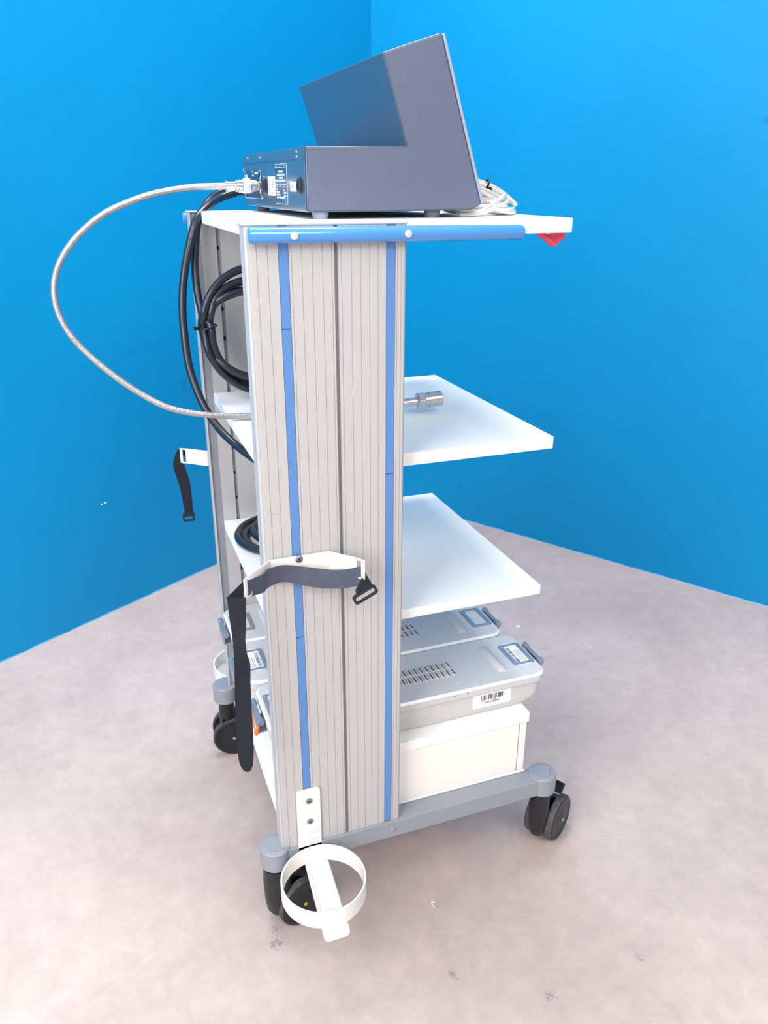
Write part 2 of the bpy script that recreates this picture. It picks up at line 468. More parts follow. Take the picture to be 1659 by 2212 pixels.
# cylinder holder: plate, ring and cross bar
def make_ring(near):
    s = -1 if near else 1; f = 0 if near else YT
    Y = lambda y: f+s*y           # y measured outwards from the column
    xc = .0552; yc = .0795; R = .0745; zt, zb = .1848, .1500
    o = MB().use('cream_paint')
    # back plate with rounded top corners, from the column down to the bar
    pts = [(.0310, .1500)]
    for i in range(6):
        t = pi/2*i/5; pts.append((.0310+.007-.007*cos(t), .3150-.007+.007*sin(t)))
    for i in range(6):
        t = pi/2*i/5; pts.append((.0742-.007+.007*sin(t), .3150-.007+.007*cos(t)))
    pts.append((.0742, .1500))
    a, b = sorted((Y(.0006), Y(.0046))); o.prism(pts, 'y', a, b)
    holder = o.build('cylinder_holder', trolley, .0008)
    # ring band
    g = MB().use('cream_paint'); n = 64
    rg = lambda r, z: [V((xc+r*cos(2*pi*i/n), Y(yc)+r*sin(2*pi*i/n), z)) for i in range(n)]
    g.loft([rg(R, zb), rg(R, zt), rg(R-.0032, zt), rg(R-.0032, zb), rg(R, zb)], caps=False)
    g.build('ring', holder, .0006)
    # bar under the ring with a rounded tab at its end
    k = MB().use('cream_paint'); r = .008; end = .1740
    A0, A1, B0, B1 = V((.0405, .002)), V((.0295, end)), V((.0830, .002)), V((.0745, end))   # the bar stands slightly askew
    dA = (A1-A0).normalized(); dB = (B1-B0).normalized(); ac = (B1-A1).normalized()
    pts = [A0, A1-dA*r]
    for i in range(1, 6):
        t = pi/2*i/6; pts.append(A1-dA*r*(1-sin(t))+ac*r*(1-cos(t)))
    for i in range(6, 0, -1):
        t = pi/2*i/6; pts.append(B1-dB*r*(1-sin(t))-ac*r*(1-cos(t)))
    pts += [B1-dB*r, B0]
    k.prism([(p.x, Y(p.y)) for p in pts], 'z', zb-.0062, zb-.0004); k.build('cross_bar', holder, .001)
    # two raised side ribs on the bar
    for P0, P1, e in ((A0, A1, .0035), (B0, B1, -.0035)):
        q = MB().use('cream_paint'); a, b = P0.lerp(P1, .03), P0.lerp(P1, .84)
        q.prism([(a.x+e-.0013, Y(a.y)), (b.x+e-.0013, Y(b.y)), (b.x+e+.0013, Y(b.y)), (a.x+e+.0013, Y(a.y))], 'z', zb-.0008, zb+.0032); q.build('bar_rib', holder, .0005)
    if near:
        screw(holder, (.0535, -.0046, .2895), -1, .0062); screw(holder, (.0540, -.0046, .2430), -1, .0062)
        w = MB().use('ink_soft')       # chipped enamel near the fold
        rr = random.Random(3)
        for i in range(16):
            x = rr.uniform(.045, .066); z = rr.uniform(.188, .197) if i < 11 else rr.uniform(.197, .218)
            w.box((x, -.00475, z), (x+rr.uniform(.0008, .003), -.0045, z+rr.uniform(.0004, .0013)))
        w.build('paint_chips', holder)
    return holder
make_ring(True); make_ring(False)

# strap bracket: plate bent into a shallow trough with a slotted end each side
def make_bracket(near):
    s = -1 if near else 1; f = 0 if near else YT
    Y = lambda y: f+s*y
    z0, z1 = .7365, .7705; t = .0026
    P = [(-.0415, .0515), (.0085, .0032), (.1025, .0032), (.1460, .0515)]
    if not near: P = [(x-.0110, y*.85+.0005) for x, y in P]
    o = MB().use('cream_paint')
    def seg(a, b, zz0, zz1, k0=0, k1=1):
        a, b = V((*a, 0)), V((*b, 0)); d = (b-a); L = d.length; d.normalize(); nn = V((-d.y, d.x, 0))*t
        p0, p1 = a+d*L*k0, a+d*L*k1
        q = [(p.x, Y(p.y)) for p in (p0, p1, p1+nn, p0+nn)]
        o.prism(q, 'z', zz0, zz1)
    # plan polyline extruded: inner and outer offsets
    n2 = []
    for i, p in enumerate(P):
        a = V(P[max(i-1, 0)]); b = V(P[min(i+1, 3)])
        d = (b-a).normalized(); n2.append(V(p)+V((-d.y, d.x))*t)
    def part(i0, i1, k0, k1, zz0, zz1):
        a, b = V(P[i0]), V(P[i1]); c, d = n2[i0], n2[i1]
        q = [a.lerp(b, k0), a.lerp(b, k1), c.lerp(d, k1), c.lerp(d, k0)]
        o.prism([(v.x, Y(v.y)) for v in q], 'z', zz0, zz1)
    part(1, 2, 0, 1, z0, z1)
    for i0, i1, flip in ((0, 1, False), (2, 3, True)):
        A = (0, .10) if not flip else (.90, 1)
        Sl = (.10, .22) if not flip else (.78, .90)
        Rm = (.22, 1) if not flip else (0, .78)
        part(i0, i1, *A, z0, z1-.001); part(i0, i1, *Rm, z0, z1)
        part(i0, i1, *Sl, z0, z0+.0025); part(i0, i1, *Sl, z1-.0035, z1-.0005)
    br = o.build('strap_bracket', trolley, .0005)
    if near: screw(br, (.0538, -.0032-.0026, .7655), -1, .0060)
    return br
make_bracket(True); make_bracket(False)

# scuffs on the near column
sc = MB().use('ink_soft'); rr = random.Random(5)
for i in range(9):
    x = .004+rr.random()*.022; z = .835-x*.9*0+rr.uniform(-.012, .012)
    mx = Matrix.Translation((x, -.0001, z)) @ Matrix.Rotation(radians(-35), 4, 'Y')
    sc.box((0, -.0001, 0), (rr.uniform(.001, .005), .0002, .0005), mx)
sc.build('scuff_marks', col_near)

# ------------------------------------------------------------------ straps
def make_strap_near():
    t = tag(bpy.data.objects.new('cylinder_strap', None),
            'black webbing strap threaded through the near bracket, long end hanging beside the castor', 'strap', 'straps on the side brackets')
    C.objects.link(t); t.location = (.05, -.04, .74)
    # lining side that sags across the bracket
    top = [(-.0372, -.0490, .7640), (-.0325, -.0450, .7632), (-.0089, -.0280, .7600), (.0028, -.0200, .7640), (.0262, -.0125, .7625), (.0490, -.0135, .7577), (.0779, -.0210, .7523), (.0990, -.0290, .7499), (.1207, -.0370, .7508), (.1351, -.0425, .7549), (.1415, -.0480, .7560)]
    dz =  [.0265, .0262, .0300, .0302, .0280, .0300, .0328, .0318, .0315, .0322, .030]
    A = spline(top, 6); B = spline([(p[0]-.0012, p[1], p[2]-d) for p, d in zip(top, dz)], 6)
    o = MB().use('web_in'); o.ribbon(A, B, .0016); o.build('strap_lining', t, label='charcoal lining side sagging across the bracket')
    # outside the left slot the strap turns over and hangs down
    o = MB().use('web')
    a = [(-.0405, -.0500, .7655), (-.0480, -.0530, .7610), (-.0580, -.0570, .7550), (-.0676, -.0610, .7500)]
    b = [(-.0440, -.0510, .7360), (-.0500, -.0545, .7385), (-.0580, -.0580, .7440), (-.0660, -.0615, .7490)]
    o.ribbon(spline(a, 4), spline(b, 4), .0016); o.build('folded_end', t)
    L = [(-.0680, .7497), (-.0675, .7400), (-.0659, .7111), (-.0641, .6794), (-.0644, .6556), (-.0651, .6355), (-.0670, .5989), (-.0691, .5486), (-.0698, .4964), (-.0705, .4652), (-.0690, .4500), (-.0655, .4400), (-.0620, .4345)]
    R = [(-.0406, .7446), (-.0418, .7372), (-.0431, .7065), (-.0465, .6757), (-.0453, .6514), (-.0415, .6300), (-.0433, .5932), (-.0444, .5423), (-.0454, .4897), (-.0473, .4586), (-.0489, .4453), (-.0525, .4360), (-.0575, .4330)]
    tw = [0, .001, .002, .003, .001, -.002, -.001, .001, 0, -.001, 0, 0, 0]
    A = spline([(x, -.060+w, z) for (x, z), w in zip(L, tw)], 5); B = spline([(x, -.061-w, z) for (x, z), w in zip(R, tw)], 5)
    o = MB().use('web'); o.ribbon(A, B, .0018); o.build('hanging_end', t)
    # through the right slot to the buckle
    o = MB().use('web')
    o.ribbon(spline([(.1425, -.0490, .7560), (.1478, -.0515, .7440), (.1545, -.0520, .7310), (.1570, -.0520, .7235)], 4),
             spline([(.1415, -.0480, .7270), (.1330, -.0500, .7250), (.1300, -.0515, .7180), (.1325, -.0520, .7115)], 4), .0016)
    o.build('buckle_end', t)
    k = MB().use('buckle')
    mx = Matrix.Translation((.1452, -.0520, .7103)) @ Matrix.Rotation(radians(-25), 4, 'Y')
    ring = lambda pts, y: [mx @ V((x, y, z)) for x, z in pts]
    out = rrect(-.0205, -.0085, .0205, .0085, .005); inn = rrect(-.0165, -.0047, .0165, .0040, .003)
    k.loft([ring(out, -.002), ring(out, .002), ring(inn, .002), ring(inn, -.002), ring(out, -.002)], caps=False)
    k.build('buckle', t, .0006)
make_strap_near()

def make_strap_far():
    t = thing('cylinder_strap', 'black webbing strap hanging from the far bracket before the left wall, buckle at its end', 'strap', (-.05, .61, .76), 'straps on the side brackets')
    A = [(-.0400, .6135, .7675), (-.0550, .6160, .7640), (-.0675, .6150, .7370), (-.0664, .6140, .7130), (-.0592, .6130, .6780), (-.0560, .6125, .6420), (-.0540, .6120, .6170)]
    B = [(-.0390, .6120, .7420), (-.0440, .6135, .7500), (-.0455, .6135, .7366), (-.0414, .6130, .7136), (-.0362, .6125, .6836), (-.0353, .6120, .6459), (-.0352, .6118, .6155)]
    o = MB().use('web'); o.ribbon(spline(A, 5), spline(B, 5), .0018); o.build('hanging_end', t)
    k = MB().use('buckle'); mx = Matrix.Translation((-.0462, .6118, .6075)) @ Matrix.Rotation(radians(2), 4, 'Y')
    ring = lambda pts, y: [mx @ V((x, y, z)) for x, z in pts]
    out = rrect(-.0135, -.0125, .0135, .0085, .005); inn = rrect(-.0095, -.0080, .0095, -.0005, .0025)
    k.loft([ring(out, -.002), ring(out, .002), ring(inn, .002), ring(inn, -.002), ring(out, -.002)], caps=False); k.build('buckle', t, .0006)
make_strap_far()

# ------------------------------------------------------------------ gas unit on the top shelf
DX, DY0, DY1 = .1115, .0952, .548
dev = thing('gas_unit', 'slate grey L-shaped medical gas unit with raised sloping head, on the top shelf', 'medical device', (.25, .32, 1.2517))
prof = [(.1125, 1.2608), (.1125, 1.3478), (.2640, 1.3500), (.2262, 1.4672), (.3120, 1.4950), (.3160, 1.4930), (.3885, 1.2722), (.3865, 1.2685), (.3715, 1.2620)]
def inset(pts, d):
    out = []; n = len(pts)
    for i in range(n):
        a, b, c = V(pts[i-1]), V(pts[i]), V(pts[(i+1) % n])
        e1 = (b-a).normalized(); e2 = (c-b).normalized()
        n1 = V((-e1.y, e1.x)); n2 = V((-e2.y, e2.x)); k = (n1+n2); k = k/(k.length**2)*2
        out.append(tuple(b-k*d))
    return out
o = MB().use('dev_gloss')
o.prism(prof, 'y', DY0, DY1)
hs = o.build('housing', dev, .0018, 3, 25, label='glossy folded sheet housing')
side = inset(prof, .0022)
test = inset(prof, .0022)
o = MB().use('dev')
# the side plate follows the housing's outline, a little smaller
o.prism(side, 'y', DY0-.0012, DY0+.002)
o.build('side_plate', dev, .0006, label='matt slate grey side plate')
# pale front frame edge
a, b = V((.3160, 1.4930)), V((.3885, 1.2722)); d = (b-a).normalized(); nn = V((-d.y, d.x))
if nn.x < 0: nn = -nn
o = MB().use('dev_rim')
q = [a-d*.001, b+d*.001, b+d*.001+nn*.0045, a-d*.001+nn*.0045]
o.prism([tuple(v) for v in q], 'y', DY0-.0016, DY1+.0016); ff = o.build('front_frame', dev, .0012)
q = [a+d*.02+nn*.0042, b-d*.02+nn*.0042, b-d*.02+nn*.0058, a+d*.02+nn*.0058]
o = MB().use('dev_dark'); o.prism([tuple(v) for v in q], 'y', DY0+.02, DY1-.02); o.build('display_panel', dev, .0005)
# rear panel
o = MB().use('dev_gloss'); o.box((DX-.0004, DY0+.004, 1.2640), (DX+.002, DY1-.004, 1.3312)); rp = o.build('rear_panel', dev, .0004)
o = MB().use('dev_gloss'); o.box((DX-.0004, DY0+.004, 1.3326), (DX+.002, DY1-.004, 1.3468)); o.build('rear_upper_panel', dev, .0004)
XF = DX-.0004
def on_rear(o, y0, z0, y1, z1, th=.0003, x=XF):
    o.box((x-th, min(y0, y1), min(z0, z1)), (x, max(y0, y1), max(z0, z1)))
o = MB().use('dev_dark'); on_rear(o, .535, 1.320, .385, 1.274)
o.use('print'); R = lambda *a: on_rear(o, *a, .0006)
R(.528, 1.3195, .516, 1.318); R(.462, 1.3195, .452, 1.3175); R(.440, 1.318, .412, 1.3145); R(.520, 1.287, .470, 1.2845)
R(.527, 1.3145, .504, 1.3065); R(.462, 1.314, .448, 1.311)
for y in (.535, .39): R(y+.0006, 1.320, y-.0006, 1.274)
R(.535, 1.2748, .385, 1.2738); R(.515, 1.2840, .47, 1.2830)
o.build('connector_plate', rp)
o = MB().use('dev_dark'); on_rear(o, .2800, 1.3275, .2040, 1.2690)
o.use('print')
R(.2800, 1.3278, .2030, 1.3270); R(.2040, 1.3275, .2030, 1.2690); R(.2800, 1.2698, .2030, 1.2690); R(.280, 1.3230, .205, 1.3222); R(.280, 1.2985, .205, 1.2978); R(.280, 1.2945, .205, 1.2938)
rr = random.Random(11)
for z in (1.3250, 1.2962):
    for y in (.272, .247, .221): R(y, z+.0009, y-.004, z-.0009)
def words(y0, y1, z, h, dens=.75):
    y = y0
    while y > y1:
        w = rr.uniform(.003, .008)
        R(y, z+h, max(y-w, y1), z); y -= w+rr.uniform(.0008, .0025)
for z, y0, y1 in ((1.3150, .258, .228), (1.3105, .268, .218), (1.3060, .255, .228), (1.3020, .275, .210)): words(y0, y1, z, .0030)
for z, y0, y1 in ((1.2895, .275, .267), (1.2855, .275, .255), (1.2815, .275, .250), (1.2775, .275, .222), (1.2885, .226, .220), (1.2845, .226, .208), (1.2800, .226, .212)): words(y0, y1, z, .0027)
R(.2180, 1.2820, .2045, 1.2812); R(.2180, 1.2820, .2170, 1.2700)
o.build('printed_table', rp)
# maker's label and CE label
o = MB().use('paper'); on_rear(o, .3350, 1.3100, .2840, 1.2808, .0005)
o.use('ink_soft')
for z, a, b in ((1.305, .305, .298), (1.3005, .307, .294), (1.2965, .309, .291), (1.2925, .306, .294), (1.2838, .328, .292)):
    y = a
    while y > b: on_rear(o, y, z+.0018, y-.0018, z, .0007); y -= .0028
for k in range(8): on_rear(o, .330, 1.304-.0022*k, .3225-.001*(k % 2), 1.3028-.0022*k, .0007)
o.build('white_label', rp, label='white printed rating label')
o = MB().use('paper'); on_rear(o, .1830, 1.3020, .1480, 1.2885, .0005)
o.use('ink')
mx = Matrix.Translation((XF-.0005, .1800, 1.2925)) @ Matrix(((0, 0, -1, 0), (-1, 0, 0, 0), (0, 1, 0, 0), (0, 0, 0, 1)))
o.text('C E', .0085, mx, .0002)
o.use('ink_soft')
mx = Matrix.Translation((XF-.0005, .1640, 1.2930)) @ Matrix(((0, 0, -1, 0), (-1, 0, 0, 0), (0, 1, 0, 0), (0, 0, 0, 1)))
o.text('0124', .0055, mx, .0002)
o.build('white_label', rp, label='small white CE label')
# screws of the panel
for y, z in ((.495, 1.3415), (.387, 1.3405), (.140, 1.3420), (.140, 1.3355), (.540, 1.3225), (.400, 1.3190), (.385, 1.2760), (.533, 1.2790)):
    k = MB().use('print'); k.lathe((XF, y, z), (-1, 0, 0), [(-.001, .0017), (.0005, .0017), (.0011, .0009)], 14); k.build('panel_screw', rp)
# gas socket with its clip, and two black sockets
o = MB().use('steel')
o.lathe((XF, .390, 1.2953), (-1, 0, 0), [(-.001, .012), (.002, .012), (.0022, .0075), (.013, .0075), (.0132, .0088), (.017, .0088)], 32)
o.build('gas_inlet', rp)
o = MB().use('steel'); o.tube(spline([(XF-.0012, .385, 1.3105), (XF-.004, .380, 1.3045), (XF-.004, .3785, 1.296), (XF-.004, .380, 1.286), (XF-.0012, .387, 1.2805)], 5), .0013, 8); o.build('inlet_clip', rp)
for y, z, r, ln in ((.353, 1.2958, .0098, .75), (.1230, 1.2958, .0108, .42)):
    k = MB().use('cable'); k.lathe((XF, y, z), (-1, 0, 0), [(-.001, r*1.15), (.002, r*1.15), (.0025, r*.95), (.011*ln, r*.92), (.012*ln, r*.8), (.012*ln, r*.55), (.006*ln, r*.5), (.006*ln, 0)], 8); k.build('black_socket', rp, smooth=20)
# chipped corner
# feet
for x, y, m_ in ((.1362, .112, 'dev_rim'), (.3140, .112, 'foot'), (.1340, .490, 'foot'), (.3140, .490, 'foot')):
    k = MB().use(m_); k.lathe((x, y, 1.2612), (0, 0, -1), [(0, .0125), (.004, .0120), (.0093, .0108), (.0095, .009)], 28); k.build('foot', dev)

# ------------------------------------------------------------------ steel gas hose
hose = thing('gas_hose', 'braided steel gas hose looping from the grey unit to the second shelf', 'hose', (-.1, .35, .95))
pts = [(.0500, .390, 1.2952), (.0274, .390, 1.2946), (-.0038, .390, 1.2934), (-.0426, .390, 1.2884), (-.0812, .388, 1.2805), (-.1199, .385, 1.2678), (-.1586, .382, 1.2504), (-.1984, .378, 1.2211), (-.2280, .374, 1.1875), (-.2452, .370, 1.1520), (-.2489, .365, 1.1120), (-.2368, .360, 1.0704), (-.2131, .355, 1.0350), (-.1770, .348, .9965), (-.1355, .340, .9616), (-.0920, .330, .9345), (-.0460, .322, .9205), (.0016, .315, .9136), (.0567, .306, .9100), (.1200, .292, .9100), (.2000, .272, .9135), (.2500, .258, .9190), (.2950, .244, .9245)]
P = spline(pts, 8)
o = MB().use('braid'); o.tube(P, .0055, 14); o.build('braided_sleeve', hose)
o = MB().use('steel')
o.lathe((.0975, .390, 1.2952), (-1, 0, 0), [(-.0055, .0092), (.0, .0095), (.006, .0100)], 6)
o.lathe((.0925, .390, 1.2952), (-1, 0, 0), [(0, .0112), (.0012, .0128), (.014, .0128), (.0155, .0112)], 6)
o.build('swivel_nut', hose, .0008, smooth=20)
o = MB().use('steel'); o.lathe((.0775, .390, 1.2952), (-1, 0, 0), [(0, .0105), (.002, .0108), (.0070, .0108), (.0075, .0085), (.0085, .0085), (.009, .0098), (.0120, .0098), (.0130, .0078), (.0270, .0075), (.0272, .0088), (.0290, .0088), (.0292, .006)], 32)
o.build('crimp_ferrule', hose)
E0 = V((.2950, .244, .9245)); ED = V((.996, -.060, .058)).normalized()
o = MB().use('steel'); o.lathe(E0-ED*.004, ED, [(0, .0066), (.002, .0078), (.062, .0078)], 28); o.build('end_stem', hose)
o = MB().use('steel'); o.lathe(E0+ED*.0545, ED, [(0, .0135), (.0014, .0165), (.0130, .0165), (.0145, .0140)], 6); o.build('hex_nut', hose, .0006, smooth=20)
o = MB().use('steel'); o.lathe(E0+ED*.0680, ED, [(0, .0125), (.0075, .0125), (.0080, .0140), (.0330, .0140), (.0338, .0132), (.0338, .009), (.026, .0085), (.026, 0)], 40); o.build('end_collar', hose)

# ------------------------------------------------------------------ black cables
cab_a = thing('black_cable', 'black cable bowing behind the trolley, ending in a coil on the third shelf', 'cable', (.1, .4, .7), 'black cables at the back')
pts = [(.19, .580, 1.262), (.15, .580, 1.276), (.1123, .576, 1.2850), (.0904, .572, 1.2803), (.0662, .562, 1.2735), (.0384, .532, 1.2605), (.0105, .505, 1.2360), (-.0106, .490, 1.1851), (-.0245, .482, 1.1368), (-.0325, .475, 1.0876), (-.0349, .465, 1.0378), (-.0336, .450, .9793), (-.0234, .430, .9294), (-.0108, .405, .8956), (.0065, .370, .8680), (.0291, .330, .8468), (.0520, .290, .8325), (.0800, .240, .8150), (.1050, .200, .7700), (.1150, .200, .7000), (.105, .235, .660), (.090, .285, .6350)]
cx, cy = .1300, .4080
coil = []
for i in range(75):
    a = radians(250-i*15); turn = i/24
    if turn < 1.05: r = .1005; z = .6262
    else:
        r = .1005-min(1, (turn-1.05)/.35)*.031+.002*sin(turn*5); z = .6262+max(0, (turn-1.5))*.0115
    coil.append((cx+r*cos(a), cy+r*sin(a), z))
P = spline(pts+coil, 6)
o = MB().use('cable'); o.tube(P, .0076, 14); o.build('cable_sheath', cab_a)

cab_b = thing('black_cable', 'coiled black cable with a cable tie, hanging at the back above the second shelf', 'cable', (.1, .46, .92), 'black cables at the back')
head = [(.19, .598, 1.266), (.15, .599, 1.280), (.1136, .596, 1.2900), (.0899, .590, 1.2870), (.0638, .577, 1.2800), (.0399, .550, 1.2655), (.0150, .516, 1.2340), (.0055, .508, 1.1917), (-.0004, .500, 1.1510), (-.0007, .485, 1.1019), (.0020, .472, 1.0720)]
# loops all pass the tie point on the left and spread elsewhere: (width, height above, drop below, depth)
TIE = V((.0040, .4580, 1.0500)); loops = []
spec = [(.104, .104, .130, .000), (.106, .078, .112, .016), (.100, .064, .100, -.014), (.103, .082, .106, -.002), (.100, .062, .122, .010)]
for k, (rx, ru, rd, dy) in enumerate(spec):
    for i in range(24):
        a = pi+2*pi*i/24                 # starts at the tie, runs down and round
        nt_ = max(0, cos(a-pi))**5
        off = V(((k//3)*.014-.005, ((k % 3)-1)*.0125, 0))
        sa = sin(a); z = TIE.z+(ru if sa > 0 else rd)*(abs(sa)**.92)*(1 if sa > 0 else -1)
        x = TIE.x+rx+rx*cos(a); y = .457+dy+.008*sa
        loops.append(tuple(V((x, y, z)).lerp(V((x, TIE.y, z))+off, nt_)))
loops = loops[1:]
P = spline(head+loops, 5)
o = MB().use('cable'); o.tube(P, .0073, 14); o.build('cable_sheath', cab_b)
o = MB().use('tie')
ring = [(TIE.x+.003+.0185*cos(t), TIE.y+.0225*sin(t), 1.0485+.003*cos(t)) for t in [2*pi*i/28 for i in range(28)]]
o.tube(ring, .0017, 8, closed=True)
o.box((TIE.x-.0225, TIE.y-.012, 1.0445), (TIE.x-.0140, TIE.y-.004, 1.0515)); o.build('cable_tie', cab_b, .0005)

# ------------------------------------------------------------------ pale cable bundle in front of the unit
pale = thing('pale_cable', 'coiled pale grey vinyl cable lying in front of the grey unit on the top shelf', 'cable', (.46, .25, 1.2517))
rr = random.Random(21); pts = []
N_T = 17
for k in range(N_T):
    lay = k/(N_T-1)
    rx = .054+.006*rr.random()-.026*lay; ry = .066+.014*rr.random()-.020*lay
    zc = 1.2560+.030*lay+rr.uniform(-.001, .001); tilt = rr.uniform(-.03, .01)-.20*lay
    ox = .4530+rr.uniform(-.003, .003)-.020*lay; oy = .225+rr.uniform(-.010, .010)
    for i in range(16):
        a = 2*pi*i/16
        z = zc+rx*cos(a)*tilt*1.6+.0018*sin(3*a+k)
        pts.append((ox+rx*cos(a), oy+ry*sin(a), max(z, 1.2552)))
pts = pts+[(.402, .245, 1.302), (.432, .236, 1.3075), (.463, .228, 1.3005), (.490, .222, 1.2880), (.508, .217, 1.2745), (.514, .214, 1.2685)]
o = MB().use('clear'); o.tube(spline(pts, 5), .0031, 8); o.build('vinyl_sheath', pale)
# second free end beside it and bundled strand over the front
o = MB().use('clear')
o.tube(spline([(.402, .238, 1.2960), (.430, .229, 1.3025), (.460, .220, 1.2955), (.487, .214, 1.2830), (.506, .209, 1.2705), (.5125, .207, 1.2650)], 6), .0040, 10)
o.tube(spline([(.402, .232, 1.2920), (.428, .222, 1.2960), (.455, .214, 1.2900), (.478, .210, 1.2800), (.496, .206, 1.2700)], 6), .0034, 10)
o.tube(spline([(.366, .118, 1.2555), (.390, .122, 1.2560), (.412, .136, 1.2595), (.440, .155, 1.2690), (.468, .176, 1.2790), (.484, .194, 1.2830)], 6), .0034, 8)
o.tube(spline([(.360, .122, 1.2554), (.388, .127, 1.2556), (.415, .142, 1.2600), (.442, .161, 1.2665), (.472, .182, 1.2740), (.486, .200, 1.2770)], 6), .0034, 8)
o.tube(spline([(.362, .113, 1.2554), (.386, .117, 1.2556), (.412, .130, 1.2575), (.442, .150, 1.2630), (.472, .172, 1.2700), (.490, .192, 1.2730)], 6), .0034, 8)
o.build('loose_strands', pale)
o = MB().use('tie'); o.tube([(.4615+.0085*sin(t)*.42, .224+.0090*cos(t), 1.2980+.0085*sin(t)*.90) for t in [2*pi*i/20 for i in range(20)]], .0018, 8, closed=True)
o.box((.456, .212, 1.2895), (.467, .218, 1.2945)); o.build('cable_tie', pale, .0005)

# ------------------------------------------------------------------ red tag under the top shelf
red = thing('red_tag', 'small red plastic wedge fixed under the front corner of the top shelf', 'tag', (.497, .05, 1.2297))
o = MB().use('red'); zu = 1.2299
o.prism([(.4640, zu), (.4965, 1.2088), (.5190, 1.2230), (.5150, zu)], 'y', .052, .062); o.build('tag_body', red, .0010)
o = MB().use('red'); o.prism([(.4640, zu), (.4965, 1.2088), (.5010, 1.2116), (.4730, zu)], 'y', .046, .0519); o.build('tag_rim', red, .001)
o = MB().use('paper'); o.prism([(.4785, zu-.0003), (.4835, 1.2268), (.4900, zu-.0003)], 'y', .0512, .0521); o.build('tag_sticker', red)

